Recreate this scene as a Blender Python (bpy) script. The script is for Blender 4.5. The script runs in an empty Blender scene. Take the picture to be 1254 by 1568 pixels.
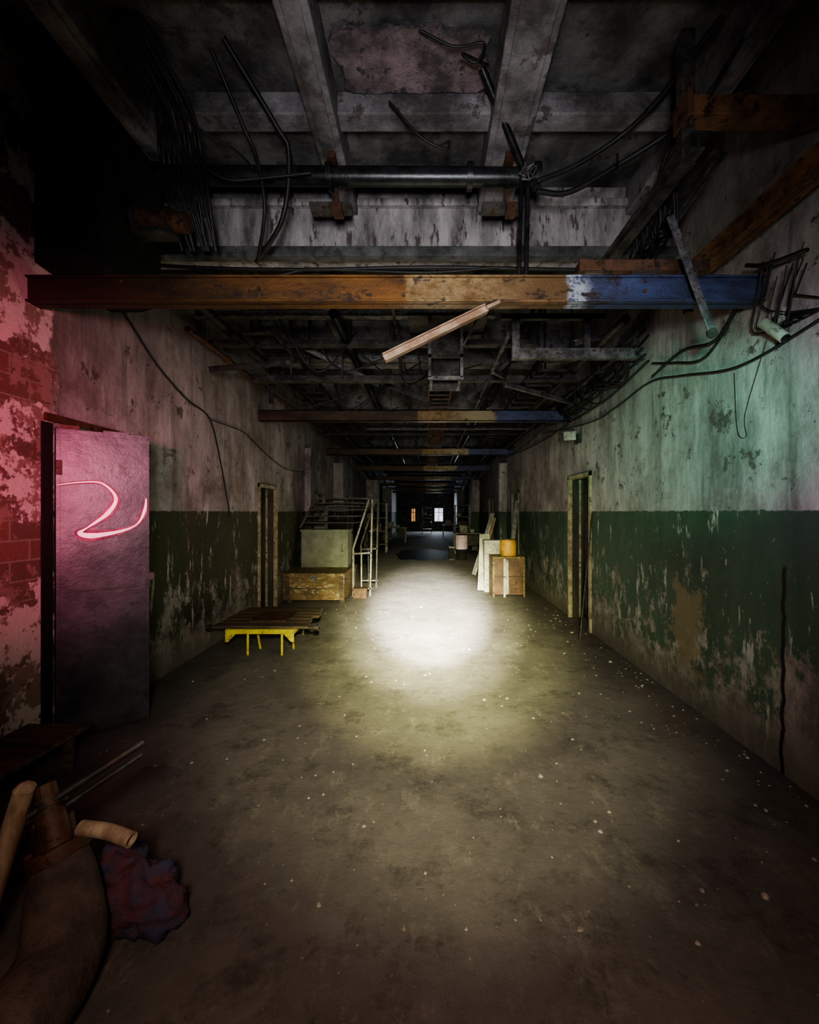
import bpy, math, random
from mathutils import Vector, Matrix, Euler, noise
random.seed(7)
S = bpy.context.scene
V = Vector

# ------------------------------------------------------------ node helpers
def newmat(name):
    m = bpy.data.materials.new(name); m.use_nodes = True
    nt = m.node_tree; nt.nodes.clear()
    out = nt.nodes.new('ShaderNodeOutputMaterial'); b = nt.nodes.new('ShaderNodeBsdfPrincipled')
    nt.links.new(b.outputs[0], out.inputs[0])
    return m, nt, b
class N:
    def __init__(s, nt): s.nt = nt; s.g = nt.nodes.new('ShaderNodeNewGeometry'); s.pos = s.g.outputs['Position']
    def set(s, sock, v):
        if hasattr(v, 'is_output'): s.nt.links.new(v, sock)
        elif isinstance(v, (tuple, list)):
            if len(v) == 3 and sock.type == 'RGBA': v = (*v, 1)
            sock.default_value = v
        else: sock.default_value = v
    def math(s, op, a, b=0.0, clamp=False):
        n = s.nt.nodes.new('ShaderNodeMath'); n.operation = op; n.use_clamp = clamp
        s.set(n.inputs[0], a); s.set(n.inputs[1], b); return n.outputs[0]
    def scale(s, vec, sc):
        n = s.nt.nodes.new('ShaderNodeVectorMath'); n.operation = 'MULTIPLY'
        s.set(n.inputs[0], vec); n.inputs[1].default_value = sc; return n.outputs[0]
    def noise(s, scale, detail=6, vec=None, st=None, rough=.55):
        v = vec or s.pos
        if st: v = s.scale(v, st)
        n = s.nt.nodes.new('ShaderNodeTexNoise'); s.set(n.inputs['Vector'], v)
        n.inputs['Scale'].default_value = scale; n.inputs['Detail'].default_value = min(detail, 8)
        n.inputs['Roughness'].default_value = rough
        return n.outputs[0]
    def ramp(s, v, a, b):
        n = s.nt.nodes.new('ShaderNodeMapRange'); s.set(n.inputs[0], v)
        s.set(n.inputs[1], a); s.set(n.inputs[2], b); n.clamp = True
        return n.outputs[0]
    def mix(s, f, a, b):
        n = s.nt.nodes.new('ShaderNodeMix'); n.data_type = 'RGBA'
        s.set(n.inputs[0], f); s.set(n.inputs[6], a); s.set(n.inputs[7], b); return n.outputs[2]
    def xyz(s):
        n = s.nt.nodes.new('ShaderNodeSeparateXYZ'); s.nt.links.new(s.pos, n.inputs[0]); return n.outputs
    def bump(s, h, b, strength=.5, dist=.02):
        n = s.nt.nodes.new('ShaderNodeBump'); n.inputs['Strength'].default_value = strength
        n.inputs['Distance'].default_value = dist; s.set(n.inputs['Height'], h)
        s.nt.links.new(n.outputs[0], b.inputs['Normal'])

def simple(name, c1, c2, scale=6, rough=.7, metal=0, bs=.4, dist=.008, lo=.4, hi=.62, c3=None, st=None, emit=0):
    m, nt, b = newmat(name); n = N(nt)
    f = n.noise(scale, 5, st=st, rough=.7)
    col = n.mix(n.ramp(f, lo, hi), c1, c2)
    if c3:
        g = n.noise(scale*2.7, 4, st=st, rough=.7)
        col = n.mix(n.ramp(g, .56, .62), col, c3)
    n.set(b.inputs['Base Color'], col)
    b.inputs['Roughness'].default_value = rough; b.inputs['Metallic'].default_value = metal
    n.bump(n.noise(scale*5, 4, rough=.75), b, bs, dist)
    if emit:
        n.set(b.inputs['Emission Color'], col); b.inputs['Emission Strength'].default_value = emit
    return m

def wall_mat(name, left):
    m, nt, b = newmat(name); n = N(nt)
    X, Y, Z = n.xyz()
    zz = n.math('ADD', Z, n.math('MULTIPLY', n.math('SUBTRACT', n.noise(9, 5, rough=.7), .5), .05))
    upmask = n.ramp(zz, 1.555, 1.563)
    st = n.noise(2.2, 7, st=(1, 1, .28), rough=.75)
    up = n.mix(n.ramp(st, .36, .62), (.15, .138, .135), (.47, .45, .445))
    blot = n.noise(1.3, 7, rough=.75)
    up = n.mix(n.ramp(blot, .47, .64), up, (.16, .132, .118))
    pk = n.noise(4.5, 7, rough=.78)
    up = n.mix(n.ramp(pk, .58, .61), up, (.095, .078, .068))
    up = n.mix(n.math('MULTIPLY', n.ramp(n.noise(2.7, 8, rough=.75), .565, .58), .55), up, (.30, .28, .27))
    drip = n.noise(11, 4, st=(1, 1, .08), rough=.65)
    up = n.mix(n.math('MULTIPLY', n.ramp(drip, .54, .68), .55), up, (.095, .084, .076))
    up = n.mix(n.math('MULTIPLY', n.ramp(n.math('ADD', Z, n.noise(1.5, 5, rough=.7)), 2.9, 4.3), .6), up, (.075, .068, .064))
    gcol = (.052, .060, .030) if left else (.055, .105, .064)
    gcol2 = (.028, .034, .018) if left else (.026, .054, .036)
    gr = n.mix(n.ramp(n.noise(1.6, 5, st=(1, 1, .3), rough=.7), .35, .65), gcol2, gcol)
    low = n.ramp(Z, 1.45, 0.1)
    th = n.math('SUBTRACT', .660, n.math('MULTIPLY', low, .23))
    pn = n.noise(3.3, 8, st=(1, 1, .65), rough=.8)
    peel = n.ramp(n.math('SUBTRACT', pn, th), 0, .02)
    plaster = n.mix(n.ramp(n.noise(7, 5, rough=.75), .4, .6), (.10, .092, .07), (.34, .33, .285))
    gr = n.mix(n.math('MULTIPLY', peel, .82), gr, plaster)
    sk = n.noise(13, 6, st=(1, 1, .2), rough=.65)
    sk2 = n.noise(2.1, 3)
    smask = n.math('MULTIPLY', n.ramp(sk, .60, .63), n.ramp(sk2, .43, .51))
    gr = n.mix(n.math('MULTIPLY', smask, .85), gr, (.42, .44, .39))
    sp = n.noise(20, 6, rough=.65)
    gr = n.mix(n.ramp(sp, .655, .685), gr, (.42, .44, .38))
    if not left:
        d = n.math('ADD', n.math('POWER', n.math('MULTIPLY', n.math('SUBTRACT', Y, 3.4), 1.5), 2),
                   n.math('POWER', n.math('MULTIPLY', n.math('SUBTRACT', Z, .6), .9), 2))
        d = n.math('ADD', n.math('SQRT', d), n.math('MULTIPLY', n.math('SUBTRACT', n.noise(5, 7, rough=.75), .5), 1.3))
        gr = n.mix(n.math('MULTIPLY', n.ramp(d, .36, .28), .75), gr, (.19, .15, .085))
        rz = n.math('ADD', Z, n.math('MULTIPLY', n.math('SUBTRACT', n.noise(3.5, 6, rough=.7), .5), .9))
        rawm = n.math('MULTIPLY', n.ramp(Y, 2.47, 2.46), n.ramp(rz, .75, .70))
        gr = n.mix(rawm, gr, n.mix(n.ramp(pn, .4, .6), (.11, .09, .08), (.33, .29, .27)))
    foot = n.ramp(n.math('ADD', Z, n.math('MULTIPLY', n.noise(3, 6, rough=.7), .7)), .74, .45)
    gr = n.mix(n.math('MULTIPLY', foot, .8), gr, (.14, .13, .105))
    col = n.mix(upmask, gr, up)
    if not left:
        cy = n.math('ADD', Y, n.math('MULTIPLY', n.math('SUBTRACT', n.noise(3, 4, st=(1, .05, 1), rough=.7), .5), .10))
        cm = n.math('MULTIPLY', n.ramp(n.math('ABSOLUTE', n.math('SUBTRACT', cy, 2.47)), .018, .010), n.ramp(Z, 1.24, 1.22))
        col = n.mix(cm, col, (.006, .005, .005))
    if left:
        bn = n.noise(1.9, 8, rough=.66)
        bare = n.mix(n.ramp(bn, .48, .495), (.17, .105, .085), (.62, .52, .51))
        # exposed brick courses inside the fallen patches
        bt = nt.nodes.new('ShaderNodeTexBrick'); cmb = nt.nodes.new('ShaderNodeCombineXYZ')
        nt.links.new(Y, cmb.inputs[0]); nt.links.new(Z, cmb.inputs[1]); nt.links.new(cmb.outputs[0], bt.inputs['Vector'])
        bt.inputs['Scale'].default_value = 2.0; bt.inputs['Mortar Size'].default_value = .012
        bt.inputs['Color1'].default_value = (.20, .10, .07, 1); bt.inputs['Color2'].default_value = (.13, .075, .055, 1); bt.inputs['Mortar'].default_value = (.26, .22, .19, 1)
        bare = n.mix(n.math('MULTIPLY', n.ramp(bn, .47, .455), .8), bare, bt.outputs['Color'])
        bare = n.mix(n.ramp(n.noise(5, 7, rough=.75), .53, .56), bare, (.28, .19, .16))
        yy = n.math('ADD', Y, n.math('MULTIPLY', n.math('SUBTRACT', n.noise(4, 6, rough=.7), .5), .3))
        col = n.mix(n.ramp(yy, 2.80, 2.77), col, bare)
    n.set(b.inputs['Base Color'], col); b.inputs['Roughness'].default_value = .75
    n.bump(n.noise(7, 7, rough=.72), b, .6, .022)
    return m

def floor_mat():
    m, nt, b = newmat('floor_concrete'); n = N(nt)
    c = n.mix(n.ramp(n.noise(.9, 6, rough=.75), .35, .65), (.105, .095, .088), (.185, .168, .152))
    c = n.mix(n.math('MULTIPLY', n.ramp(n.noise(2.6, 8, rough=.8), .52, .62), .7), c, (.060, .053, .048))
    c = n.mix(n.math('MULTIPLY', n.ramp(n.noise(6, 7, st=(1, .5, 1), rough=.85), .54, .64), .5), c, (.27, .25, .215))
    c = n.mix(n.math('MULTIPLY', n.ramp(n.noise(9, 7, rough=.8), .58, .64), .5), c, (.055, .048, .043))
    c = n.mix(n.ramp(n.noise(45, 3, rough=.6), .69, .72), c, (.34, .32, .28))
    X, Y, Z = n.xyz()
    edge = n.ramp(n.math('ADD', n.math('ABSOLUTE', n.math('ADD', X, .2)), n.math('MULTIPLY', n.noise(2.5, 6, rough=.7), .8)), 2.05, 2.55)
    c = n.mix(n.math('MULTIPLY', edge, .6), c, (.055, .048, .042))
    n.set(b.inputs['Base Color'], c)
    b.inputs['Roughness'].default_value = .8
    n.bump(n.noise(11, 7, rough=.75), b, .55, .017)
    return m

def beam_bands(name, near=True):  # orange, pale yellow and blue bands split along X
    m, nt, b = newmat(name); n = N(nt)
    X, Y, Z = n.xyz()
    xx = n.math('ADD', X, n.math('MULTIPLY', n.math('SUBTRACT', n.noise(9, 5), .5), .10))
    nz = n.noise(5, 7, st=(.35, 1, 1.5), rough=.78)
    if near:
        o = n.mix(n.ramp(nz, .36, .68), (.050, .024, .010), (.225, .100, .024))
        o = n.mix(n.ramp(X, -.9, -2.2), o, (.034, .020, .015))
    else: o = n.mix(n.ramp(nz, .35, .66), (.030, .019, .012), (.10, .058, .033))
    y = n.mix(n.ramp(n.noise(9, 7, st=(.5, 1, 1), rough=.78), .40, .6), (.13, .066, .023), (.34, .245, .12))
    y = n.mix(n.ramp(xx, .25, .7), y, (.135, .08, .034) if near else (.30, .26, .15))
    bl = n.mix(n.ramp(n.noise(7, 7, st=(.4, 1, 1.3), rough=.78), .35, .62), (.024, .030, .052), (.072, .094, .19))
    c = n.mix(n.ramp(xx, -.15, -.13), o, y)
    if near: c = n.mix(n.ramp(xx, .86, .89), c, n.mix(n.ramp(n.noise(14, 6, rough=.8), .46, .52), (.09, .11, .17), (.42, .46, .52)))
    c = n.mix(n.ramp(xx, .96, 1.03), c, bl)
    c = n.mix(n.ramp(n.noise(9, 7, st=(.6, 1, 1), rough=.8), .55, .60), c, (.040, .024, .017))
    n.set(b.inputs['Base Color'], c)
    b.inputs['Roughness'].default_value = .42; b.inputs['Metallic'].default_value = .25
    n.bump(n.noise(18, 7, rough=.8), b, .8, .010)
    return m

M = {}
M['wl'] = wall_mat('painted_plaster_left', True)
M['wr'] = wall_mat('painted_plaster_right', False)
M['fl'] = floor_mat()
M['conc'] = simple('stained_concrete', (.055, .052, .053), (.27, .26, .27), 2.2, .85, 0, .7, .02, .38, .68, (.08, .07, .066))
M['concd'] = simple('dark_concrete', (.026, .027, .027), (.14, .142, .14), 2.5, .9, 0, .7, .02, .38, .66, (.045, .042, .038))  # darker concrete tone, used on slab and back wall
M['concs'] = simple('streaked_concrete', (.11, .102, .102), (.42, .40, .405), 5, .85, 0, .6, .015, .36, .62, (.08, .065, .058), st=(1, 1, .25))
M['pinkc'] = simple('pink_lit_concrete', (.060, .050, .052), (.27, .205, .215), 3, .85, 0, .8, .02, .42, .66, (.05, .045, .045))  # concrete patch on the ceiling, with the pink light on it coloured in
M['beam'] = beam_bands('banded_channel')
M['beam2'] = beam_bands('banded_channel_far', False)
M['rust'] = simple('rusty_steel', (.04, .022, .013), (.13, .064, .034), 7, .6, .2, .6, .006, .36, .62, (.025, .018, .014))
M['rusto'] = simple('orange_rust', (.06, .032, .017), (.19, .10, .048), 6, .55, .2, .6, .006, .36, .6, (.04, .022, .012))
M['pale'] = simple('pale_strip', (.25, .15, .088), (.46, .34, .24), 8, .5, .1, .4, .004)
M['blk'] = simple('black_pipe', (.008, .009, .010), (.03, .032, .035), 8, .32, .3, .4, .004)
M['soot'] = simple('soot_black', (.003, .003, .003), (.010, .009, .009), 5, .9, 0, .5, .01)
M['cable'] = simple('cable_rubber', (.005, .005, .005), (.016, .0155, .015), 12, .55, 0, .2, .002)
M['grey'] = simple('grey_steel', (.07, .07, .07), (.24, .235, .225), 8, .5, .4, .4, .004, c3=(.07, .042, .03))
M['dkgrey'] = simple('dark_steel', (.026, .026, .026), (.10, .092, .085), 8, .6, .4, .4, .004, c3=(.06, .032, .02))
M['door'] = simple('door_sheet_metal', (.040, .037, .044), (.100, .090, .102), 3, .40, .4, .35, .006, .36, .62, (.060, .054, .060))
M['glow'] = simple('light_trail_stroke', (.85, .50, .60), (.95, .80, .84), 8, .5, 0, .1, .001, lo=.35, hi=.6, emit=.55)  # light trail reflected in the door metal, drawn as a glowing stroke
M['haze'] = simple('light_trail_haze', (.15, .035, .068), (.38, .11, .18), 9, .6, 0, .1, .001, emit=.08)  # soft glow around the reflected light trail, put into colour
M['yel'] = simple('yellow_paint', (.50, .43, .03), (.72, .66, .07), 9, .45, 0, .3, .003, c3=(.32, .20, .04))
M['wood'] = simple('dark_planks', (.034, .024, .016), (.13, .09, .056), 5, .8, 0, .6, .006, st=(.4, 4, 4))
M['chest'] = simple('chest_wood', (.08, .05, .022), (.20, .13, .055), 4, .7, 0, .5, .005, c3=(.33, .30, .21), st=(1, 1, 2))
M['white'] = simple('dirty_white', (.26, .26, .23), (.48, .48, .44), 5, .6, 0, .3, .004, c3=(.17, .155, .12))
M['stairp'] = simple('worn_stair_paint', (.13, .13, .11), (.30, .30, .26), 7, .6, 0, .3, .004, c3=(.08, .065, .045))
M['sage'] = simple('sage_panel', (.15, .165, .115), (.235, .255, .185), 5, .6, 0, .3, .004)
M['brown'] = simple('brown_veneer', (.06, .030, .018), (.14, .072, .040), 6, .6, 0, .3, .004)
M['amber'] = simple('amber_plastic', (.44, .23, .03), (.60, .35, .06), 5, .5, 0, .2, .003)
M['cream'] = simple('cream_frame', (.20, .185, .10), (.44, .41, .26), 7, .5, 0, .3, .004, c3=(.12, .085, .05))
M['tan'] = simple('tan_wood', (.30, .20, .125), (.54, .42, .29), 6, .6, 0, .3, .004, st=(3, 3, .8))
M['wrap'] = simple('brown_wrap', (.080, .060, .055), (.16, .115, .102), 7, .85, 0, .8, .012)
M['cloth'] = simple('red_blue_cloth', (.055, .062, .115), (.135, .050, .062), 5, .85, 0, .8, .015, .46, .60)
M['chip'] = simple('plaster_chip', (.24, .21, .17), (.50, .46, .39), 20, .8)
M['pinkw'] = simple('pink_white', (.60, .40, .50), (.85, .68, .76), 6, .5)
M['doorleaf'] = simple('old_door_leaf', (.018, .018, .013), (.06, .055, .038), 4, .6, 0, .4, .006, st=(1, 1, .3))
def emis(name, col, st):
    m, nt, b = newmat(name); n = N(nt)
    c = n.mix(n.ramp(n.noise(3, 4), .35, .6), tuple(k*.5 for k in col), col)
    n.set(b.inputs['Base Color'], c); n.set(b.inputs['Emission Color'], c); b.inputs['Emission Strength'].default_value = st
    return m
M['win'] = emis('window_daylight', (.80, .88, 1), 1.8)
M['wino'] = emis('window_amber', (1, .5, .18), .7)
mp, ntp, bp = newmat('oily_water'); np_ = N(ntp)
np_.set(bp.inputs['Base Color'], np_.mix(np_.noise(3), (.003, .003, .003), (.008, .008, .007))); bp.inputs['Roughness'].default_value = .6
bp.inputs['Specular IOR Level'].default_value = .15
M['puddle'] = mp

# ------------------------------------------------------------ mesh builder
class B:
    def __init__(s, name): s.name = name; s.v = []; s.f = []; s.mi = []; s.sm = []; s.mats = []
    def _m(s, k):
        if k not in s.mats: s.mats.append(k)
        return s.mats.index(k)
    def add(s, vs, fs, mat, smooth=False):
        o = len(s.v); i = s._m(mat); s.v += [tuple(p) for p in vs]
        for f in fs: s.f.append([k+o for k in f]); s.mi.append(i); s.sm.append(smooth)
        return s
    def mat_box(s, Mx, size, mat):
        x, y, z = [k/2 for k in size]
        vs = [Mx @ V((a*x, b*y, c*z)) for a in (-1, 1) for b in (-1, 1) for c in (-1, 1)]
        return s.add(vs, [(0, 1, 3, 2), (4, 6, 7, 5), (0, 4, 5, 1), (2, 3, 7, 6), (0, 2, 6, 4), (1, 5, 7, 3)], mat)
    def box(s, c, size, mat, rot=(0, 0, 0)):
        return s.mat_box(Matrix.Translation(V(c)) @ Euler(rot).to_matrix().to_4x4(), size, mat)
    def bb(s, x0, x1, y0, y1, z0, z1, mat):
        return s.box(((x0+x1)/2, (y0+y1)/2, (z0+z1)/2), (abs(x1-x0), abs(y1-y0), abs(z1-z0)), mat)
    def frame(s, p0, p1, roll=0):
        p0, p1 = V(p0), V(p1); d = (p1-p0).normalized()
        up = V((0, 0, 1)) if abs(d.z) < .95 else V((0, 1, 0))
        sx = d.cross(up).normalized(); u = sx.cross(d)
        R = Matrix((sx, d, u)).transposed().to_4x4()
        return Matrix.Translation((p0+p1)/2) @ R @ Matrix.Rotation(roll, 4, 'Y'), (p1-p0).length
    def bar(s, p0, p1, w, h, mat, roll=0):
        Mx, L = s.frame(p0, p1, roll); return s.mat_box(Mx, (w, L, h), mat)
    def channel(s, p0, p1, w, h, mat, t=.012, roll=0, mid=0, lips=True):
        Mx, L = s.frame(p0, p1, roll)
        s.mat_box(Mx @ Matrix.Translation((mid, 0, 0)), (t, L, h), mat)
        for k in (-1, 1): s.mat_box(Mx @ Matrix.Translation((0, 0, k*(h/2-t/2))), (w, L, t), mat)
        return s
    def angle(s, p0, p1, w, mat, t=.008, roll=0):
        Mx, L = s.frame(p0, p1, roll)
        s.mat_box(Mx @ Matrix.Translation((-w/2, 0, 0)), (t, L, w), mat)
        s.mat_box(Mx @ Matrix.Translation((0, 0, -w/2)), (w, L, t), mat); return s
    def tube(s, pts, r, mat, n=8, smooth_path=True, hollow=0, closed_ends=True, sub=6):
        P = [V(p) for p in pts]; R = r if isinstance(r, (list, tuple)) else [r]*len(P)
        if smooth_path and len(P) > 2:
            Q = []; RR = []
            E = [P[0]*2-P[1]]+P+[P[-1]*2-P[-2]]; ER = [R[0]]+list(R)+[R[-1]]
            for i in range(1, len(E)-2):
                for k in range(sub):
                    t = k/sub; a, b, c, d = E[i-1:i+3]
                    Q.append(.5*((2*b)+(c-a)*t+(2*a-5*b+4*c-d)*t*t+(3*b-a-3*c+d)*t**3)); RR.append(ER[i]*(1-t)+ER[i+1]*t)
            Q.append(P[-1]); RR.append(R[-1]); P, R = Q, RR
        vs = []; fs = []; prev = None
        for i, p in enumerate(P):
            d = (P[min(i+1, len(P)-1)]-P[max(i-1, 0)]).normalized()
            if prev is None: u = d.orthogonal().normalized()
            else: u = (prev-d*prev.dot(d)).normalized()
            prev = u; w = d.cross(u)
            for k in range(n):
                a = 2*math.pi*k/n; vs.append(p+(u*math.cos(a)+w*math.sin(a))*R[i])
        L = len(P)
        for i in range(L-1):
            for k in range(n): fs.append((i*n+k, i*n+(k+1) % n, (i+1)*n+(k+1) % n, (i+1)*n+k))
        s.add(vs, fs, mat, True)
        if hollow:
            for idx, sg in ((0, -1), (L-1, 1)):
                d = (P[1]-P[0]).normalized() if idx == 0 else (P[-1]-P[-2]).normalized()
                c = P[idx]; ring = [V(vs[idx*n+k]) for k in range(n)]
                inn = [c+(q-c)*hollow for q in ring]; dp = [q-d*sg*R[idx]*1.5 for q in inn]
                s.add(ring+inn+dp, [(k, (k+1) % n, n+(k+1) % n, n+k) for k in range(n)]+[(n+k, n+(k+1) % n, 2*n+(k+1) % n, 2*n+k) for k in range(n)]+[tuple(range(2*n, 3*n))], mat)
        elif closed_ends:
            s.add(vs[:n], [tuple(range(n))[::-1]], mat); s.add(vs[-n:], [tuple(range(n))], mat)
        return s
    def cyl(s, p0, p1, r, mat, n=16, hollow=0): return s.tube([p0, p1], r, mat, n, False, hollow)
    def blob(s, c, r, mat, amp=.25, fr=6, seed=0, n=20):
        vs = []; fs = []; c = V(c)
        for i in range(n+1):
            th = math.pi*i/n
            for k in range(n):
                ph = 2*math.pi*k/n; d = V((math.sin(th)*math.cos(ph), math.sin(th)*math.sin(ph), math.cos(th)))
                a = 1+amp*noise.noise(d*fr*.4+V((seed, 0, 0)))+amp*.4*noise.noise(d*fr+V((0, seed, 0)))
                p = c+V((d.x*r[0], d.y*r[1], d.z*r[2]))*a; p.z = max(p.z, .003); vs.append(p)
        for i in range(n):
            for k in range(n): fs.append((i*n+k, (i+1)*n+k, (i+1)*n+(k+1) % n, i*n+(k+1) % n))
        return s.add(vs, fs, mat, True)
    def done(s, bevel=0):
        me = bpy.data.meshes.new(s.name); xs = list(zip(*s.v))
        o = V(((min(xs[0])+max(xs[0]))/2, (min(xs[1])+max(xs[1]))/2, min(xs[2])))
        me.from_pydata([V(p)-o for p in s.v], [], s.f)
        for k in s.mats: me.materials.append(M[k])
        me.polygons.foreach_set('material_index', s.mi); me.polygons.foreach_set('use_smooth', s.sm); me.update()
        ob = bpy.data.objects.new(s.name, me); ob.location = o; S.collection.objects.link(ob)
        if bevel:
            md = ob.modifiers.new('bevel', 'BEVEL'); md.width = bevel; md.segments = 2; md.limit_method = 'ANGLE'; md.angle_limit = 1.0
        return ob

XL, XR, ZC, YE, YB = -2.5, 2.1, 4.35, 34.0, -1.0
# ------------------------------------------------------------ room shell
B('floor').bb(XL-.35, XR+.35, YB, YE, -.2, 0, 'fl').done()
def wall(name, xin, xout, ops, mat, pil=()):
    w = B(name); y = YB
    for (a, b_, h) in ops:
        w.bb(xin, xout, y, a, 0, ZC, mat); w.bb(xin, xout, a, b_, h, ZC, mat)
        w.bb(xout*.98+xin*.02, xout, a, b_, 0, h, mat); y = b_
    w.bb(xin, xout, y, YE, 0, ZC, mat)
    for (a, b_, d) in pil: w.bb(xin, xin+d, a, b_, 0, 2.85, mat)
    return w.done()
wall('wall_left', XL, XL-.35, [(2.80, 3.42, 2.12), (6.15, 6.9, 1.98), (9.3, 10.1, 2.0), (13, 13.9, 2.05)], 'wl', [(8.5, 8.75, .12), (11.1, 11.4, .25), (17, 17.4, .5), (23, 23.4, .5)])
wall('wall_right', XR, XR+.35, [(5.35, 6.2, 2.08), (9.6, 10.4, 2.05), (13.4, 14.3, 2.05)], 'wr', [(11.1, 11.4, -.2), (17, 17.4, -.3), (24, 24.4, -.4)])
WN = [(-1.36, -.98, .75, 1.85), (.52, 1.28, .75, 1.90)]
wb = B('wall_back'); wb.bb(XL, XR, YE, YE+.3, 0, .75, 'concd').bb(XL, XR, YE, YE+.3, 1.9, ZC, 'concd')
wb.bb(XL, WN[0][0], YE, YE+.3, .75, 1.9, 'concd').bb(WN[0][1], WN[1][0], YE, YE+.3, .75, 1.9, 'concd').bb(WN[1][1], XR, YE, YE+.3, .75, 1.9, 'concd').done()
for i, (a, b_, c, d) in enumerate(WN):
    w = B('window_%d' % (i+1)); w.bb(a, b_, YE+.12, YE+.14, c, d, 'wino' if i == 0 else 'win')
    w.bb(a, a+.04, YE+.04, YE+.1, c, d, 'dkgrey').bb(b_-.04, b_, YE+.04, YE+.1, c, d, 'dkgrey').bb(a, b_, YE+.04, YE+.1, c, c+.04, 'dkgrey').bb(a, b_, YE+.04, YE+.1, d-.04, d, 'dkgrey')
    w.bb(a, b_, YE+.04, YE+.1, 1.5, 1.54, 'dkgrey').bb((a+b_)/2-.02, (a+b_)/2+.02, YE+.04, YE+.1, c, d, 'dkgrey')
    w.done()
B('ceiling').bb(XL-.35, XR+.35, YB, YE, ZC, ZC+.2, 'concd').done()
i = 1
for x0, x1 in ((-2.02, -1.85), (-.78, -.60), (.42, .70), (1.70, 1.86)):
    B('trim_%d' % i).bb(x0, x1, YB, 3.6, 4.1, ZC, 'conc').bb(x0+.04, x1-.04, YB, 3.6, 4.08, 4.1, 'conc').done(.01); i += 1
for y0 in (2.02, 2.78):
    B('trim_%d' % i).bb(XL, XR, y0, y0+.14, 4.2, ZC, 'conc').done(.01); i += 1
B('trim_%d' % i).bb(XL, XR, 3.6, 3.85, 3.78, ZC, 'concs').bb(XL, XR, 3.55, 3.62, 4.16, 4.22, 'concs').bb(XL, XR, 3.5, 3.6, 3.70, 3.78, 'concd').done(.008); i += 1
for k in range(11):
    y0 = 6.1+2.5*k
    B('trim_%d' % i).bb(XL, XR, y0, y0+.25, 3.72, ZC, 'conc').done(.01); i += 1
for x0, x1 in ((-1.3, -1.1), (.55, .75)):
    B('trim_%d' % i).bb(x0, x1, 3.85, YE, 4.0, ZC, 'concd').done(); i += 1
t = B('trim_%d' % i); cx, cy = -.09, 2.58; ring = []
for k in range(60):
    a = 2*math.pi*k/60; q = 1/max(abs(math.cos(a))/.46, abs(math.sin(a))/.18)
    q *= 1+.16*noise.noise(V((math.cos(a)*3, math.sin(a)*3, 4))); ring.append((cx+q*math.cos(a), cy+q*math.sin(a)))
t.add([(x, y, 4.315) for x, y in ring]+[(x, y, 4.349) for x, y in ring], [tuple(range(60))]+[(k, (k+1) % 60, 60+(k+1) % 60, 60+k) for k in range(60)], 'pinkc').done()

# ------------------------------------------------------------ steel beams
def bigbeam(y, z, mat, name='steel_channel_beam'):
    b = B(name); b.channel((XL+.002, y, z), (XR-.002, y, z), .09, .165, mat, .012, mid=.02)
    return b
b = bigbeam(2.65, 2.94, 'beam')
b.bb(XL+.002, XR-.002, 2.607, 2.62, 2.862, 3.018, 'beam')
b.bb(XL+.002, XR-.002, 2.590, 2.612, 2.858, 2.872, 'beam').bb(XL+.002, XR-.002, 2.590, 2.612, 3.008, 3.022, 'beam')
for x in (-1.9, -1.05, -.15, .62, 1.35): b.cyl((x, 2.60, 2.94+.04*math.sin(x*9)), (x, 2.59, 2.94+.04*math.sin(x*9)), .012, 'rust', 8)
b.done(.003)
for y, z in ((6.2, 2.97), (10.3, 3.03), (14.2, 3.03), (18.2, 3.03), (22, 3.0), (26, 3.0), (30, 3.0)):
    b = bigbeam(y, z, 'beam2'); b.bb(XL+.002, XR-.002, y-.045, y-.03, z-.082, z+.082, 'beam2'); b.done()
b = B('bent_metal_strip'); b.channel((-.265, 2.53, 2.48), (.36, 2.57, 2.80), .05, .05, 'pale', .008)
b.bar((.36, 2.57, 2.80), (.44, 2.59, 2.845), .05, .02, 'pale').bar((.44, 2.59, 2.85), (.85, 2.60, 2.855), .04, .014, 'rusto').done(.002)
b = B('timber_packer'); b.bb(.97, 1.80, 2.66, 2.76, 3.09, 3.16, 'rust').bb(1.0, 1.12, 2.66, 2.74, 3.022, 3.09, 'wood').bb(1.6, 1.72, 2.66, 2.74, 3.022, 3.09, 'wood').bb(1.3, 1.5, 2.66, 2.73, 3.022, 3.09, 'wood').done(.004)
b = B('rusty_box_beam'); b.bb(1.35, 2.1, 2.15, 2.25, 3.60, 3.70, 'rusto').bb(1.33, 1.36, 2.13, 2.27, 3.58, 3.72, 'rust')
b.bb(1.34, 1.41, 2.2, 2.26, 3.38, 4.1, 'dkgrey').done(.004)
b = B('overhead_rail'); b.channel((1.36, 2.1, 3.42), (1.38, 3.48, 3.47), .07, .09, 'dkgrey').done(.002)
b = B('rusty_i_beam'); b.channel((1.95, 1.4, 3.28), (1.90, 3.1, 3.26), .10, .13, 'rusto', .012).bar((1.9, 3.05, 3.2), (1.9, 3.05, 3.0), .05, .05, 'rust').done(.002)
b = B('overhead_rail'); b.channel((1.62, 2.3, 3.55), (1.66, 3.5, 3.42), .05, .07, 'dkgrey').done(.002)
b = B('flat_steel_bar'); b.bar((1.45, 2.50, 3.32), (1.71, 2.5, 2.60), .045, .012, 'grey', 1.57).cyl((1.70, 2.49, 2.62), (1.70, 2.51, 2.62), .03, 'dkgrey').done(.002)
R = B('overhead_service_rack')
b = R; b.bb(.81, 2.09, 4.0, 4.06, 3.02, 3.12, 'grey').bb(.81, .88, 4.0, 4.06, 3.12, 3.42, 'grey').bb(1.5, 1.56, 4.0, 4.06, 3.12, 3.42, 'dkgrey').bb(.7, 1.7, 4.0, 4.05, 3.40, 3.45, 'dkgrey')
for x in (.02, .34): b.bb(x-.015, x+.015, 4.18, 4.22, 2.9, 3.5, 'grey')
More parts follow.
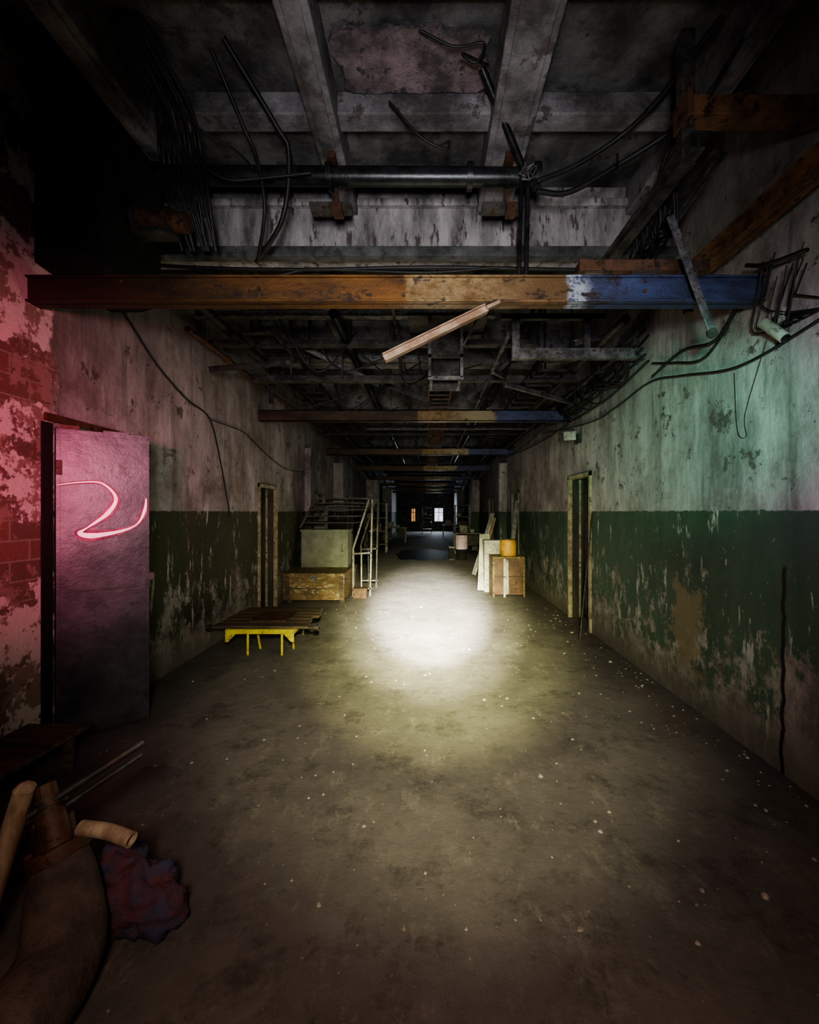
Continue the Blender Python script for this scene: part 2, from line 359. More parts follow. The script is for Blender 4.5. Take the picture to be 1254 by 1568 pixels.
b.bb(0, .36, 4.18, 4.22, 2.88, 2.91, 'grey').bb(0, .36, 4.18, 4.22, 3.1, 3.13, 'dkgrey').bb(.02, .05, 4.2, 4.6, 2.88, 2.91, 'grey').bb(.31, .34, 4.2, 4.6, 2.88, 2.91, 'grey').bb(0, .36, 4.56, 4.6, 2.88, 3.5, 'dkgrey').bb(-.2, .6, 4.15, 4.6, 3.5, 3.53, 'dkgrey')
b.bar((.3, 4.2, 3.1), (.5, 4.2, 3.5), .02, .02, 'grey')
def tray(x0, x1, z, y0, y1, mat, dz=.07, step=.3):
    t = R; t.bb(x0, x0+.02, y0, y1, z, z+dz, mat).bb(x1-.02, x1, y0, y1, z, z+dz, mat)
    y = y0
    while y < y1: t.bb(x0, x1, y, y+.06, z, z+.012, mat); y += step
    y = y0+.5
    while y < y1: t.bb(x0, x0+.015, y, y+.015, z, ZC-.01, mat).bb(x1-.015, x1, y, y+.015, z, ZC-.01, mat); y += 2.4
tray(0, .32, 3.14, 5.0, 15, 'rust', .08, .22)
tray(1.3, 1.7, 3.25, 4.4, 18, 'dkgrey', .07, .3)
tray(-1.9, -1.55, 3.35, 4.2, 18, 'dkgrey', .07, .35)
for x, z, r, y0, y1, m in ((-2.2, 3.55, .05, 4.0, 20, 'dkgrey'), (-2.3, 3.3, .03, 4, 18, 'rust'), (-.9, 3.45, .05, 4.0, 16, 'blk'), (-.35, 3.6, .035, 4.0, 18, 'dkgrey'), (1.95, 3.15, .03, 3.9, 18, 'dkgrey'), (1.85, 3.35, .045, 3.9, 20, 'dkgrey'), (1.1, 3.6, .05, 3.9, 17, 'blk'), (.8, 3.3, .025, 4.1, 16, 'grey')):
    R.tube([(x, y0, z), (x, y1, z)], r, m, 10, False)
    for y in (y0+.8, y0+3.5, y0+7): R.cyl((x, y-.02, z), (x, y+.02, z), r*1.45, m, 10)
for y, z, m, a, c in ((4.6, 3.42, 'dkgrey', XL+.06, 1.2), (5.3, 3.25, 'dkgrey', -2.0, XR-.01), (7.3, 3.3, 'rust', XL+.06, .6), (8.0, 3.18, 'grey', -1.2, XR-.01), (9.2, 3.3, 'dkgrey', XL+.06, XR-.01), (12, 3.25, 'dkgrey', XL+.06, XR-.01), (4.35, 3.62, 'grey', XL+.06, .7), (5.6, 3.62, 'grey', -1.6, .1), (4.9, 3.12, 'dkgrey', -2.1, -.4)):
    R.angle((a, y, z), (c, y, z), .09, m, .01); R.bar((a+.5, y, z), (a+.5, y, ZC-.01), .02, .02, m).bar((c-.6, y, z), (c-.6, y, ZC-.01), .02, .02, m)
for (p, q, m) in (((.72, 4.6, 3.1), (1.25, 6.0, 3.4), 'grey'), ((1.4, 3.95, 3.15), (1.95, 4.5, 3.45), 'grey'), ((.5, 5.2, 2.95), (1.2, 5.2, 3.6), 'dkgrey'), ((-2.3, 4.4, 3.05), (-1.5, 4.4, 3.12), 'dkgrey'), ((-1.95, 5.2, 2.9), (-1.95, 5.2, 3.5), 'dkgrey'), ((-.55, 5.4, 3.2), (.02, 5.4, 2.98), 'dkgrey'), ((-1.9, 4.9, 3.7), (-.6, 5.1, 3.1), 'grey'), ((.9, 4.9, 3.05), (1.9, 5.6, 3.02), 'grey')):
    R.channel(p, q, .04, .05, m, .008)
for k in range(14):
    y = 3.9+random.uniform(0, 2.4)
    R.tube([(1.9, y, 3.2), (2.0, y+.2, 2.95-random.uniform(0, .15)), (1.9, y+.5, 2.95), (1.95, y+.9, 3.2)], .009, 'cable', 6)
for k in range(8):   # cables sagging along the right wall
    z = 2.86+.06*k; x = 2.06-.03*(k % 4)
    R.tube([(x, 3.9, z+.1)]+[(x-random.uniform(0, .05), 4.8+1.2*j, z+random.uniform(-.10, .04)+.02*j) for j in range(7)], .012, 'cable', 6)
for k in range(32):
    x = random.uniform(-2.2, 1.6); y = random.uniform(4.2, 12)
    R.tube([(x, y, 3.5), (x+random.uniform(.1, .4), y+.2, 3.1+random.uniform(-.12, .2)), (min(x+random.uniform(.5, 1.0), 2.0), y+.3, 3.5)], .010, 'cable', 6)
R.done()

t = B('black_overhead_pipe'); t.tube([(-1.95, 3.0, 3.965), (.76, 3.0, 3.95)], .062, 'blk', 20, False)
for x in (.78, -1.93, .3, -.7): t.cyl((x-.02, 3, 3.955), (x+.02, 3, 3.955), .088, 'blk', 20)
for x in (-.68, .58):
    t.bb(x-.03, x+.03, 2.92, 3.08, 4.03, 4.078, 'rust').bb(x-.02, x+.02, 3.06, 3.08, 3.8, 4.06, 'rust').bb(x-.18, x+.12, 3.03, 3.12, 3.76, 3.80, 'dkgrey').bb(x-.01, x+.06, 3.0, 3.1, 3.72, 3.78, 'rust')
t.done()
b = B('black_ventilation_duct'); b.bb(-2.47, -2.04, 2.62, 3.2, 3.12, 4.34, 'soot').bb(-2.49, -2.03, 2.60, 2.66, 3.7, 3.76, 'soot').bb(-2.49, -2.03, 2.60, 2.66, 4.2, 4.26, 'soot')
b.add([(-2.47, 2.62, 3.12), (-2.04, 2.62, 3.12), (-2.04, 3.2, 3.12), (-2.47, 3.2, 3.12), (-2.35, 2.75, 3.03), (-2.12, 2.75, 3.03), (-2.12, 3.1, 3.03), (-2.35, 3.1, 3.03)], [(0, 1, 5, 4), (1, 2, 6, 5), (2, 3, 7, 6), (3, 0, 4, 7), (4, 5, 6, 7)], 'soot').done(.006)
b = B('rusty_pipe_stub'); b.cyl((-2.03, 2.9, 3.58), (-1.77, 2.9, 3.56), .07, 'rust', 16, .8).cyl((-1.80, 2.9, 3.563), (-1.77, 2.9, 3.56), .09, 'rust', 16, .75).cyl((-2.02, 2.9, 3.58), (-1.99, 2.9, 3.58), .09, 'dkgrey', 16).bb(-2.02, -1.75, 2.84, 2.96, 3.46, 3.49, 'dkgrey').done()

# ------------------------------------------------------------ near cables
def cab(pts, r=.010, name='hanging_cable', mat='cable'): B(name).tube(pts, r, mat, 6).done()
bn_ = B('cable_bundle')
for k in range(9):
    d = k*.035; e = random.uniform(-.03, .03)
    bn_.tube([(-1.78+d*.6, 2.35, 4.33), (-1.74+d*.8, 2.66, 4.14+e), (-1.82+d, 2.84, 4.0+e), (-1.78+d, 2.86, 3.7), (-1.74+d*.8+e, 3.0, 3.42)], .012, 'cable', 6)
bn_.done()
cab([(-1.3, 2.5, 4.33), (-1.22, 2.78, 4.10), (-1.18, 2.86, 4.0), (-1.15, 2.95, 3.70), (-1.3, 3.2, 3.47)], .014)
cab([(-1.2, 2.45, 4.33), (-1.0, 2.76, 4.10), (-.95, 2.86, 4.0), (-1.04, 3.0, 3.66), (-1.32, 3.22, 3.47)], .017)
cab([(-1.72, 2.5, 4.3), (-1.5, 2.7, 4.05), (-1.3, 2.8, 3.98), (-1.18, 2.84, 3.88)], .008)
cab([(-1.5, 2.8, 3.86), (-1.35, 2.83, 3.80), (-1.1, 2.85, 3.83), (-.8, 2.86, 3.87)], .008)
cab([(-2.45, 3.24, 3.50), (-1.9, 3.26, 3.46), (-1.0, 3.28, 3.45), (0, 3.28, 3.47), (1.15, 3.28, 3.45)], .014)
cab([(-2.3, 3.28, 3.44), (-1.3, 3.28, 3.40), (-.9, 3.28, 3.45), (0, 3.28, 3.43), (.56, 3.26, 3.46)], .009)
cab([(1.55, 2.2, 4.16), (1.42, 2.6, 4.10), (1.27, 2.8, 4.05), (1.0, 2.9, 3.94), (.76, 2.92, 3.86)], .017)
cab([(1.72, 2.5, 4.02), (1.56, 2.7, 4.00), (1.34, 2.85, 3.94), (1.0, 2.94, 3.80), (.76, 2.92, 3.79)], .019)
cab([(1.66, 2.2, 4.04), (1.62, 2.4, 3.96), (1.5, 2.6, 3.80), (1.52, 2.8, 3.66)], .013)
cab([(1.27, 2.8, 3.95), (1.27, 2.8, 3.84)], .008)
cab([(-.05, 2.35, 4.26), (.15, 2.38, 4.2), (.32, 2.38, 4.22), (.28, 2.4, 4.13), (.2, 2.4, 4.18), (.36, 2.5, 4.22)], .008)
cab([(-.25, 2.7, 4.2), (-.05, 2.75, 4.02), (.12, 2.8, 3.98), (.14, 2.8, 4.03), (.08, 2.8, 4.0)], .009)
b = B('suspension_rod'); b.cyl((.33, 2.55, 4.26), (.66, 2.90, 3.94), .024, 'blk', 10).cyl((.655, 2.91, 3.95), (.655, 3.0, 3.2), .015, 'blk', 8).cyl((.70, 2.91, 3.95), (.71, 3.02, 3.2), .017, 'blk', 8).bb(.62, .73, 2.98, 3.04, 3.18, 3.21, 'dkgrey')
pts = [V((.69, 2.87, 3.88))+V((random.uniform(-.06, .06), random.uniform(-.03, .02), random.uniform(-.06, .06))) for _ in range(22)]
b.tube(pts, .006, 'grey', 5).done()
t = B('wall_cable_tangle')
t.tube([(2.0, 2.2, 2.93), (1.98, 2.45, 3.0), (1.95, 2.56, 3.06)], .012, 'cable', 6)
for k in range(12):
    y = 2.2+random.uniform(0, .3); z = 2.9+random.uniform(-.1, .15)
    t.tube([(2.0, y, z), (2.03, y+.1, z-random.uniform(.1, .3)), (2.06, y+.15, 2.68+random.uniform(-.05, .15)), (2.08, y-.1, 2.62)], .003+.003*random.random(), 'cable', 6)
t.tube([(2.07, 2.55, 2.6), (2.09, 2.75, 2.2), (2.09, 2.74, 2.05), (2.09, 2.82, 2.1), (2.09, 2.85, 2.5)], .002, 'cable', 6)
t.done()
cab([(2.07, 2.0, 2.62), (2.07, 2.25, 2.56), (2.07, 2.8, 2.52), (2.07, 3.4, 2.66), (2.07, 3.9, 2.76), (2.07, 4.6, 2.70), (2.07, 5.4, 2.70), (2.07, 7.6, 2.97)], .009, 'wall_cable')
cab([(2.06, 2.75, 2.95), (2.06, 3.0, 2.78), (2.07, 3.4, 2.86), (2.07, 3.85, 2.80)], .012, 'wall_cable')
cab([(2.06, 2.75, 2.92), (2.06, 3.1, 2.70), (2.07, 3.5, 2.80), (2.07, 3.85, 2.92)], .010, 'wall_cable')
t = B('cable_bundle')
for k in range(16):
    x = random.uniform(1.44, 1.56); y = random.uniform(2.55, 3.0)
    t.tube([(x, y, 3.55), (x+.06, y+.1, 3.4), (x-.03, y+.1, 3.30+random.uniform(-.1, .06)), (x+.08, y+.2, 3.5)], .009, 'cable', 6)
t.done()
cab([(-2.47, 3.4, 3.17), (-2.47, 3.82, 2.89), (-2.47, 4.3, 2.70), (-2.47, 4.74, 2.60), (-2.47, 5.0, 2.1), (-2.47, 5.22, 1.5)], .009, 'wall_cable')
cab([(-2.47, 4.74, 2.60), (-2.47, 5.6, 2.62), (-2.47, 6.1, 2.5), (-2.47, 7.2, 2.3), (-2.47, 8.4, 2.35)], .006, 'wall_cable')

# ------------------------------------------------------------ wall fittings
b = B('security_camera'); b.bb(2.06, 2.1, 2.42, 2.50, 2.66, 2.74, 'white').cyl((2.07, 2.46, 2.69), (2.03, 2.46, 2.64), .012, 'white', 8)
b.cyl((2.01, 2.50, 2.68), (2.05, 2.40, 2.55), .030, 'white', 14).cyl((2.05, 2.402, 2.552), (2.054, 2.392, 2.54), .024, 'blk', 14).done(.002)
b = B('wall_floodlight'); b.bb(2.05, 2.1, 5.7, 5.85, 2.5, 2.62, 'dkgrey').bar((2.07, 5.75, 2.6), (1.92, 5.75, 2.62), .03, .03, 'dkgrey')
b.box((1.90, 5.74, 2.60), (.20, .10, .16), 'dkgrey', (.3, 0, -.5)).box((1.93, 5.68, 2.585), (.16, .02, .12), 'white', (.3, 0, -.5)).done(.005)

# ------------------------------------------------------------ doors
hx, hy = V((-2.49, 2.80, 0)), V((-2.08, 3.12, 0))
du = (hy-hx).normalized(); wd = (hy-hx).length; nn = V((du.y, -du.x, 0))
ang = math.atan2(du.y, du.x)
b = B('door_1')
def dl(u0, u1, z0, z1, n0, n1, mat):
    c = hx+du*(u0+u1)/2+nn*(n0+n1)/2; b.box((c.x, c.y, (z0+z1)/2), (u1-u0, abs(n1-n0), z1-z0), mat, (0, 0, ang))
dl(0, wd, .02, 2.10, -.03, 0, 'door'); dl(0, .02, .02, 2.1, 0, .006, 'door'); dl(wd-.02, wd, .02, 2.1, -.03, .008, 'door'); dl(0, wd, 2.08, 2.11, -.035, .008, 'door'); dl(0, wd, .02, .05, 0, .006, 'door')
dl(.02, .12, 2.11, 2.14, -.03, 0, 'rust'); dl(.25, .4, 2.11, 2.125, -.03, 0, 'door')
dl(wd-.01, wd+.03, 1.05, 1.10, -.02, .02, 'dkgrey'); dl(.0, .03, 1.8, 1.9, -.02, .015, 'rust'); dl(.0, .03, .3, .4, -.02, .015, 'rust')
dl(.08, wd-.06, 1.0, 1.006, 0, .004, 'dkgrey')
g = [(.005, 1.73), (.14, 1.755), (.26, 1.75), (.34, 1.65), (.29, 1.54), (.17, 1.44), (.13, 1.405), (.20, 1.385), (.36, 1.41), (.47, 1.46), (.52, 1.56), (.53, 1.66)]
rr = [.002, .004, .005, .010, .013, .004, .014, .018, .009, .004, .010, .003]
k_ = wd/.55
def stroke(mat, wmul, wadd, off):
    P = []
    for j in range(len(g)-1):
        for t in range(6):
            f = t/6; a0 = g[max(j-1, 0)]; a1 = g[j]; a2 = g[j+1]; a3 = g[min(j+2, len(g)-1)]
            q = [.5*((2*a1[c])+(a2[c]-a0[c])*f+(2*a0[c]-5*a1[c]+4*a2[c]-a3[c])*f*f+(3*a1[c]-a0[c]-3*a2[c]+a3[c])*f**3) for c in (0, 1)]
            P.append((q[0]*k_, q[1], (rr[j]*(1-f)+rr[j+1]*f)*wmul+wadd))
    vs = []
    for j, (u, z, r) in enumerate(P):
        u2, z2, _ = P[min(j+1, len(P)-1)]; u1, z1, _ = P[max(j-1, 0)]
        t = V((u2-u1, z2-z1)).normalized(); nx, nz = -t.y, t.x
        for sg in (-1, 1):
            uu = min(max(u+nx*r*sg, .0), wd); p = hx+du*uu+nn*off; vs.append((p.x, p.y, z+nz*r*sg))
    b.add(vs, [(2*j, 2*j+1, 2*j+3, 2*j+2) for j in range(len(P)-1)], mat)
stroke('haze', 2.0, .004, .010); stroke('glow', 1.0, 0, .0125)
b.done()
b = B('door_frame'); b.bb(-2.52, -2.492, 2.70, 2.78, 0, 2.14, 'soot').bb(-2.52, -2.47, 3.42, 3.49, 0, 2.14, 'soot').bb(-2.52, -2.48, 2.72, 3.49, 2.15, 2.20, 'rust').done(.004)
def doorset(k, side, y0, y1, h, fm):
    x = XL if side < 0 else XR; s_ = -1 if side < 0 else 1
    b = B('door_%d' % k)
    b.bb(x+s_*.20, x+s_*.24, y0, y1, 0, h, 'doorleaf')
    for z0, z1 in ((.15, .9), (1.0, h-.15)):
        b.bb(x+s_*.185, x+s_*.20, y0+.12, y0+.16, z0, z1, 'dkgrey').bb(x+s_*.185, x+s_*.20, y1-.16, y1-.12, z0, z1, 'dkgrey')
    for y, w_ in ((y0, .05), (y1-.04, .04)):
        b.bb(x+s_*.03, x+s_*.22, y+.004, y+w_-.004, 0, h-.01, 'doorleaf')
        b.bb(x-s_*.025, x+s_*.03, y, y+w_, 0, h, fm)
        b.bb(x+s_*.13, x+s_*.16, y-.003, y+w_+.003, 0, h-.02, fm)
    b.bb(x-s_*.025, x+s_*.04, y0, y1, h-.05, h, fm); b.bb(x+s_*.04, x+s_*.22, y0, y1, h-.04, h, 'doorleaf')
    b.done()
doorset(2, 1, 5.35, 6.2, 2.07, 'cream'); doorset(3, -1, 6.15, 6.9, 1.97, 'cream'); doorset(4, -1, 9.3, 10.1, 2.0, 'sage'); doorset(5, 1, 9.6, 10.4, 2.05, 'sage'); doorset(6, -1, 13, 13.9, 2.05, 'sage'); doorset(7, 1, 13.4, 14.3, 2.05, 'sage')
B('leaning_pipe').cyl((1.78, 4.9, .03), (2.05, 5.2, 1.55), .010, 'dkgrey', 8).done()

# ------------------------------------------------------------ yellow cart / bench
b = B('yellow_platform_cart')
for k in range(6):
    y = 4.53+k*.15; b.bb(-2.34+.02*(k % 2), -1.30-.03*(k % 3), y, y+.135, .285, .315, 'wood')
b.bb(-2.18, -1.44, 4.50, 4.53, .235, .285, 'yel').bb(-2.18, -1.44, 5.36, 5.39, .235, .285, 'yel')
for x in (-2.18, -1.48): b.bb(x, x+.04, 4.52, 5.38, .235, .285, 'yel')
for x, sg in ((-2.18, 1), (-1.44, -1)):
    b.add([(x, 4.495, .285), (x+sg*.16, 4.495, .285), (x+sg*.03, 4.495, .15), (x, 4.495, .15), (x, 4.505, .285), (x+sg*.16, 4.505, .285), (x+sg*.03, 4.505, .15), (x, 4.505, .15)], [(0, 1, 2, 3), (4, 7, 6, 5), (0, 4, 5, 1), (1, 5, 6, 2), (2, 6, 7, 3), (3, 7, 4, 0)], 'yel')
for x in (-1.95, -1.58):
    for y in (4.53, 5.3): b.cyl((x, y, .28), (x, y, 0), .013, 'yel', 8)
for x in (-1.9, -1.52): b.bar((x, 4.75, 0), (x, 4.65, .26), .02, .02, 'yel')
b.cyl((-2.42, 4.62, .27), (-1.2, 4.62, .27), .018, 'dkgrey', 10).cyl((-1.25, 4.62, .27), (-1.2, 4.62, .27), .035, 'dkgrey', 10).cyl((-2.44, 4.62, .27), (-2.39, 4.62, .27), .035, 'dkgrey', 10)
b.bb(-2.0, -1.6, 4.7, 5.2, .315, .33, 'rust').done(.003)

# ------------------------------------------------------------ chest, panel, stair
b = B('wooden_chest'); b.bb(-2.46, -1.42, 7.1, 8.3, .05, .46, 'chest').bb(-2.48, -1.41, 7.08, 8.32, .46, .51, 'chest')
for x in (-2.42, -1.5): b.bb(x, x+.07, 7.08, 7.1, .05, .46, 'wood')
for x in (-2.4, -1.5): b.bb(x, x+.08, 7.15, 8.2, 0, .05, 'wood')
b.bb(-1.98, -1.88, 7.07, 7.09, .38, .48, 'grey').bb(-2.40, -1.45, 7.09, 7.1, .24, .26, 'wood').done(.006)
b = B('metal_locker_panel'); b.bb(-2.38, -1.50, 7.86, 8.22, .51, 1.20, 'sage').bb(-2.40, -1.48, 7.85, 8.23, 1.18, 1.22, 'sage').bb(-2.36, -1.52, 7.85, 7.86, .54, 1.15, 'sage').bb(-1.62, -1.6, 7.84, 7.86, .8, .95, 'grey').done(.004)
b = B('metal_stair')
for y in (7.7, 8.6):
    m_ = 'stairp' if y < 8 else 'dkgrey'
    b.bar((-1.08, y, 1.78), (-1.38, y, .85), .03, .04, m_); b.bar((-1.02, y, 1.8), (-1.06, y, 0), .03, .03, m_)
    b.bar((-1.37, y, 0), (-1.37, y, .85), .035, .035, m_); b.bar((-1.22, y, 0), (-1.22, y, .78), .025, .025, m_); b.bar((-1.38, y, .78), (-1.03, y, .80), .03, .03, m_)
    b.bar((-1.38, y, .14), (-1.03, y, .14), .03, .03, 'grey')
    b.bar((-1.0, y, 1.80), (-2.05, y, 1.80), .03, .03, 'dkgrey'); b.bar((-2.05, y, 1.8), (-2.35, y, 1.26), .03, .04, 'dkgrey'); b.bar((-1.25, y, 1.66), (-2.1, y, 1.64), .02, .03, 'dkgrey')
for k, z in enumerate((1.70, 1.58, 1.46, 1.34)):
    b.bb(-2.12-.05*k, -1.18-.05*k, 7.68, 8.62, z, z+.025, 'dkgrey')
b.bar((-1.06, 7.7, 1.2), (-1.06, 8.6, 1.2), .03, .03, 'grey').done(.002)
B('metal_bin').bb(-1.34, -1.1, 7.5, 7.64, 0, .16, 'rust').bb(-1.35, -1.09, 7.48, 7.66, .15, .18, 'rust').done(.004)
B('wall_shelf').bb(XL+.01, -2.2, 8.9, 9.2, 0, 1.6, 'sage').bb(XL+.01, -2.17, 8.88, 9.22, 1.6, 1.64, 'cream').done(.004)

# ------------------------------------------------------------ right group
b = B('brown_cabinet'); b.bb(1.22, 1.74, 7.62, 8.05, .04, .70, 'brown').bb(1.18, 1.76, 7.58, 8.07, .70, .74, 'chest')
b.bb(1.18, 1.22, 7.6, 8.05, 0, .70, 'chest').bb(1.38, 1.42, 7.6, 7.62, 0, .70, 'white').bb(1.42, 1.47, 7.59, 7.61, .05, .68, 'white').bb(1.74, 1.77, 7.6, 8.05, 0, .7, 'chest').bb(1.22, 1.74, 7.6, 7.62, .36, .38, 'wood').bb(1.5, 1.7, 7.6, 7.615, .08, .33, 'rust').done(.004)
b = B('white_board'); b.bar((1.07, 8.15, 0.02), (1.16, 8.5, 1.10), .20, .03, 'white').bb(1.1, 1.40, 8.1, 8.5, 0, 1.0, 'white').done(.004)
b = B('amber_canister'); b.tube([(1.50, 7.8, .74), (1.50, 7.8, .76), (1.50, 7.8, 1.0), (1.50, 7.8, 1.03)], [.14, .15, .15, .135], 'amber', 20, False).cyl((1.5, 7.8, 1.03), (1.5, 7.8, 1.05), .12, 'chest', 20).done()
b = B('leaning_plank'); b.bar((1.12, 10.2, .02), (1.62, 10.4, 1.52), .16, .025, 'white').done(.002)
b = B('leaning_plank'); b.bar((1.30, 10.6, .02), (1.72, 10.8, 1.4), .14, .025, 'tan').done(.002)
b = B('leaning_plank'); b.bar((1.75, 9.2, .02), (2.0, 9.3, 1.8), .09, .03, 'grey').done(.002)
b = B('waste_bin'); b.tube([(1.1, 13.6, .0), (1.1, 13.6, .35)], [.16, .18], 'soot', 16, False).tube([(1.1, 13.6, .35), (1.1, 13.6, .80)], [.2, .21], 'pinkw', 16, False).done()
b = B('black_crate'); b.bb(.70, .86, 13.5, 13.9, .03, .42, 'soot').bb(.68, .88, 13.48, 13.92, .38, .44, 'blk').bb(.70, .86, 13.5, 13.9, 0, .03, 'blk').done(.004)
def desk(x0, x1, y0, y1):
    b = B('work_desk'); b.bb(x0, x1, y0, y1, .74, .78, 'grey')
    for x in (x0+.03, x1-.03):
        for y in (y0+.03, y1-.03): b.bb(x-.02, x+.02, y-.02, y+.02, 0, .74, 'grey')
    b.bb(x1-.45, x1-.06, y0+.1, y1-.1, .3, .74, 'dkgrey').bb(x0+.2, x0+.5, y0+.2, y0+.5, .78, 1.05, 'grey').bb(x0+.6, x0+.75, y0+.2, y0+.4, .78, .9, 'white').done(.003)
desk(1.0, 1.95, 15.5, 16.3); desk(-2.2, -1.1, 21, 21.8); desk(.9, 2.0, 24.8, 25.6)
def shelf(x0, x1, y0, y1):
    b = B('storage_shelf')
    for x in (x0+.02, x1-.02):
        for y in (y0, y1): b.bb(x-.02, x+.02, y-.02, y+.02, 0, 1.9, 'grey')
    for z in (.3, .8, 1.3, 1.85): b.bb(x0, x1, y0, y1, z, z+.03, 'grey')
    b.bb(x0+.2, x0+.6, y0+.05, y1-.1, .83, 1.1, 'brown').bb(x0+.1, x0+.3, y0+.05, y1-.1, 1.33, 1.5, 'white').done()
shelf(-2.42, -1.58, 16, 16.5); shelf(1.3, 2.05, 20, 20.5); shelf(-.4, .3, 30, 30.5)
b = B('oil_puddle'); n_ = 48
ring = [(-.12+1.05*math.cos(a)*(1+.25*noise.noise(V((math.cos(a)*2, math.sin(a)*2, 3)))), 15.4+2.0*math.sin(a)*(1+.35*noise.noise(V((math.cos(a)*2.2, math.sin(a)*2.2, 9)))), .004) for a in [2*math.pi*k/n_ for k in range(n_)]]
b.add(ring, [tuple(range(n_))], 'puddle').done()

# ------------------------------------------------------------ pile at lower left
b = B('low_wooden_bench')
for k in range(3): b.bar((-2.42+k*.13, 1.85, .25), (-2.38+k*.13, 2.55, .245), .115, .028, 'wood')
for x in (-2.38, -2.13):
    for y in (1.95, 2.48): b.bb(x-.02, x+.02, y-.02, y+.02, 0, .235, 'wood')
b.bb(-2.40, -2.10, 2.45, 2.5, .19, .235, 'wood').done(.003)
b = B('lagged_elbow_pipe'); b.tube([(-1.55, .85, .12), (-1.28, .98, .12), (-1.15, 1.15, .12), (-1.16, 1.32, .15), (-1.24, 1.42, .27), (-1.29, 1.46, .36)], [.115, .12, .12, .118, .10, .075], 'wrap', 24, True, sub=8)
b.tube([(-1.29, 1.46, .34), (-1.33, 1.48, .46)], .06, 'rust', 16, False, .75).cyl((-1.28, 1.455, .345), (-1.30, 1.465, .385), .088, 'rust', 16)
b.cyl((-1.25, 1.41, .42), (-1.32, 1.455, .53), .042, 'rust', 16, .7).cyl((-1.315, 1.452, .52), (-1.33, 1.462, .545), .052, 'rust', 16, .6)
b.done()
b = B('yellow_pipe_offcut'); b.tube([(-1.22, 1.47, .44), (-1.12, 1.46, .435), (-1.02, 1.44, .42)], .024, 'tan', 14, True, .8).done()
b = B('wooden_pole'); b.cyl((-1.38, 1.43, .60), (-1.50, 1.35, .02), .030, 'tan', 16).blob((-1.38, 1.43, .60), (.031, .031, .025), 'tan', .1).done()
b = B('iron_rod'); b.cyl((-1.34, 1.40, .53), (-1.10, 1.62, .66), .013, 'dkgrey', 10).done()
b = B('iron_rod'); b.cyl((-1.34, 1.42, .48), (-1.12, 1.64, .60), .010, 'dkgrey', 10).done()
b = B('crumpled_rag'); b.blob((-1.10, 1.58, .09), (.14, .11, .12), 'cloth', .45, 6, 3, 28).blob((-.99, 1.56, .06), (.085, .08, .08), 'cloth', .3, 6, 5, 20).blob((-1.17, 1.60, .20), (.09, .08, .08), 'cloth', .5, 6, 1, 20).done()
b = B('scrap_metal_heap')
for k in range(14):
    p = V((-1.66+random.uniform(-.22, .16), 1.57+random.uniform(-.10, .2), random.uniform(.03, .25)))
    q = p+V((random.uniform(-.18, .12), random.uniform(-.1, .2), random.uniform(-.02, .12))); q.z = max(q.z, .03); b.channel(p, q, .05, .05, random.choice(['rust', 'dkgrey', 'wood']), .008)
b.done()
b = B('plaster_debris')
for k in range(420):
    y = 1.5+random.random()**1.1*5.4; x = random.uniform(XL+.3, XR-.05)
    if k % 3 == 0: x = XR-.05-abs(random.gauss(0, .25))
    if x < -1.0 and (y < 2 or 4.3 < y < 5.6): continue
    r = random.choice([.003, .004, .004, .005, .006, .008, .011])*(1 if random.random() < .9 else 1.5)
    if y > 4: r *= 1.2
    t = random.random()*6
    lo = [(x+r*math.cos(t+a*1.256)*random.uniform(.7, 1.3), y+r*math.sin(t+a*1.256)*random.uniform(.7, 1.3), 0) for a in range(5)]
    hi = [(x+(p[0]-x)*.6, y+(p[1]-y)*.6, r*.6) for p in lo]
    b.add(lo+hi, [(a, (a+1) % 5, 5+(a+1) % 5, 5+a) for a in range(5)]+[(5, 6, 7, 8, 9)], 'chip')
b.done()

# ------------------------------------------------------------ lights
def aim(o, t): o.rotation_euler = (V(t)-o.location).to_track_quat('-Z', 'Y').to_euler()
def spot(name, loc, tgt, deg, W, col, blend=1.0, r=.05):
    l = bpy.data.lights.new(name, 'SPOT'); l.energy = W; l.color = col; l.spot_size = math.radians(deg); l.spot_blend = blend; l.shadow_soft_size = r
    o = bpy.data.objects.new(name, l); o.location = loc; S.collection.objects.link(o); aim(o, tgt); return o
def point(name, loc, W, col):
    l = bpy.data.lights.new(name, 'POINT'); l.energy = W; l.color = col; l.shadow_soft_size = 0
    o = bpy.data.objects.new(name, l); o.location = loc; S.collection.objects.link(o)
def area(name, loc, tgt, size, W, col):
    l = bpy.data.lights.new(name, 'AREA'); l.energy = W; l.color = col; l.size = size
    o = bpy.data.objects.new(name, l); o.location = loc; S.collection.objects.link(o); aim(o, tgt); return o
spot('torch_beam', (.1, -.1, 2.0), (.02, 6.4, 0), 18, 75000, (1, .98, .86), 1)
spot('torch_corona', (.1, -.1, 2.0), (.04, 6.2, 0), 27, 15000, (1, .97, .60), 1)
spot('torch_halo', (.1, -.1, 2.0), (.10, 5.7, 0), 40, 3600, (.93, .95, .42), 1)
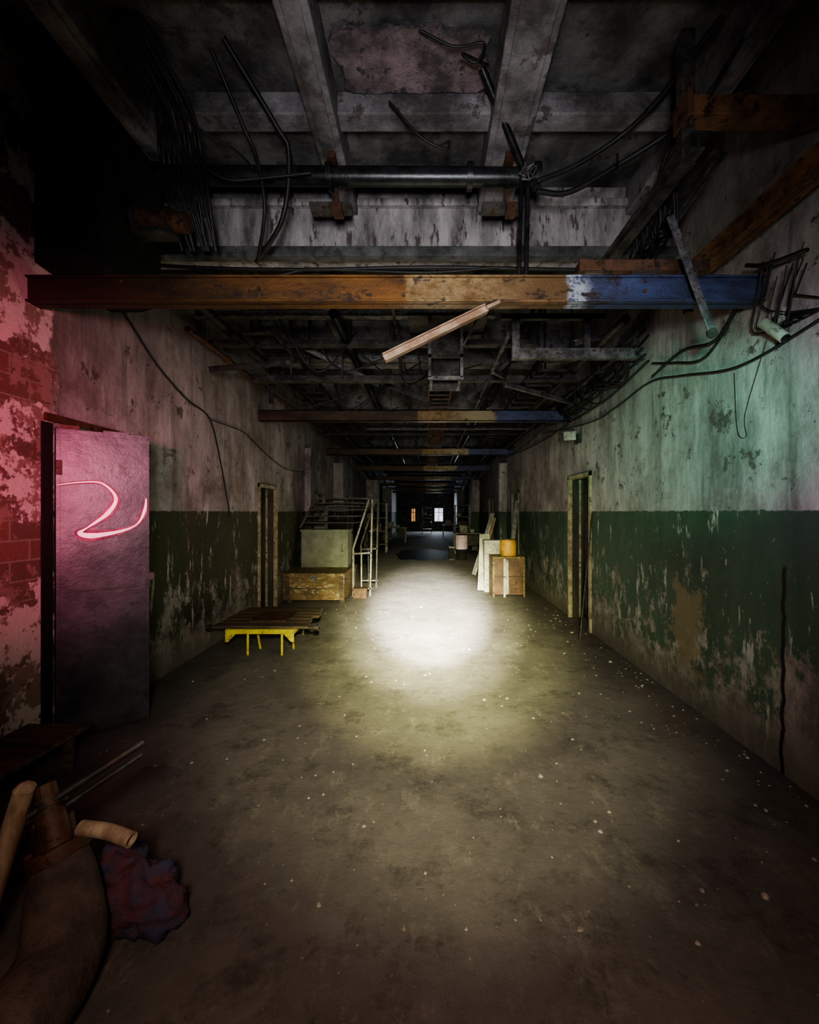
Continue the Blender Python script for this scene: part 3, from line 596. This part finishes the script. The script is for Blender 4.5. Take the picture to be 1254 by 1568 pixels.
spot('torch_spill', (.1, -.1, 2.0), (.15, 4.9, 0), 66, 560, (.95, .90, .50), 1)
spot('camera_fill', (0, -.5, 1.9), (.2, 5, 1.9), 98, 410, (1, .97, .95), 1, .15)  # unseen fill added near the camera to lift the walls
spot('floor_fill', (0, -.4, 2.0), (.1, 2.3, 0), 98, 105, (1, .68, .54), 1, .15)  # warm unseen fill added to brighten the near floor
spot('ceiling_fill', (0, -.3, 1.7), (0, 3.3, 3.9), 60, 215, (.95, .90, 1), 1, .1)  # unseen upward spot added so girder and ribs show
spot('red_torch', (-1.0, .1, 1.9), (-2.5, 2.6, 1.9), 54, 370, (1, .14, .27), 1, .08)
spot('magenta_torch', (-.8, .3, 1.8), (-2.3, 3.0, 1.85), 17, 95, (1, .05, .24), 1, .05)
spot('green_torch', (.3, -.3, 1.9), (2.1, 3.5, 2.15), 28, 520, (.05, 1, .50), 1, .05)
spot('violet_torch', (.5, -.3, 1.8), (2.1, 2.2, 1.95), 34, 130, (.78, .42, 1), 1, .05)
spot('blue_torch', (.9, -.2, 1.8), (1.5, 2.65, 2.95), 20, 80, (.35, .5, 1), 1, .05)
for u, z in ((.2, 1.42), (.33, 1.6), (.48, 1.5)):
    p = hx+du*u*k_+nn*.10; point('pink_glow_light', (p.x, p.y, z), .18, (1, .08, .25))  # unseen points added to spread a pink glow around the door stroke
area('far_window_light', (.6, YE-.5, 1.6), (.2, 26, .6), .8, 110, (.75, .88, 1))
w = bpy.data.worlds.new('world'); S.world = w; w.use_nodes = True
w.node_tree.nodes['Background'].inputs[0].default_value = (.5, .5, .6, 1); w.node_tree.nodes['Background'].inputs[1].default_value = .004
try: S.view_settings.look = 'AgX - Medium High Contrast'
except Exception as e: print(e)

cd = bpy.data.cameras.new('camera'); co = bpy.data.objects.new('camera', cd); S.collection.objects.link(co)
co.location = (0, 0, 1.55); co.rotation_euler = (math.pi/2, 0, 0)
cd.sensor_fit = 'VERTICAL'; cd.sensor_height = 36; cd.lens = 14.7; cd.shift_x = -.0178; cd.clip_start = .02
S.camera = co
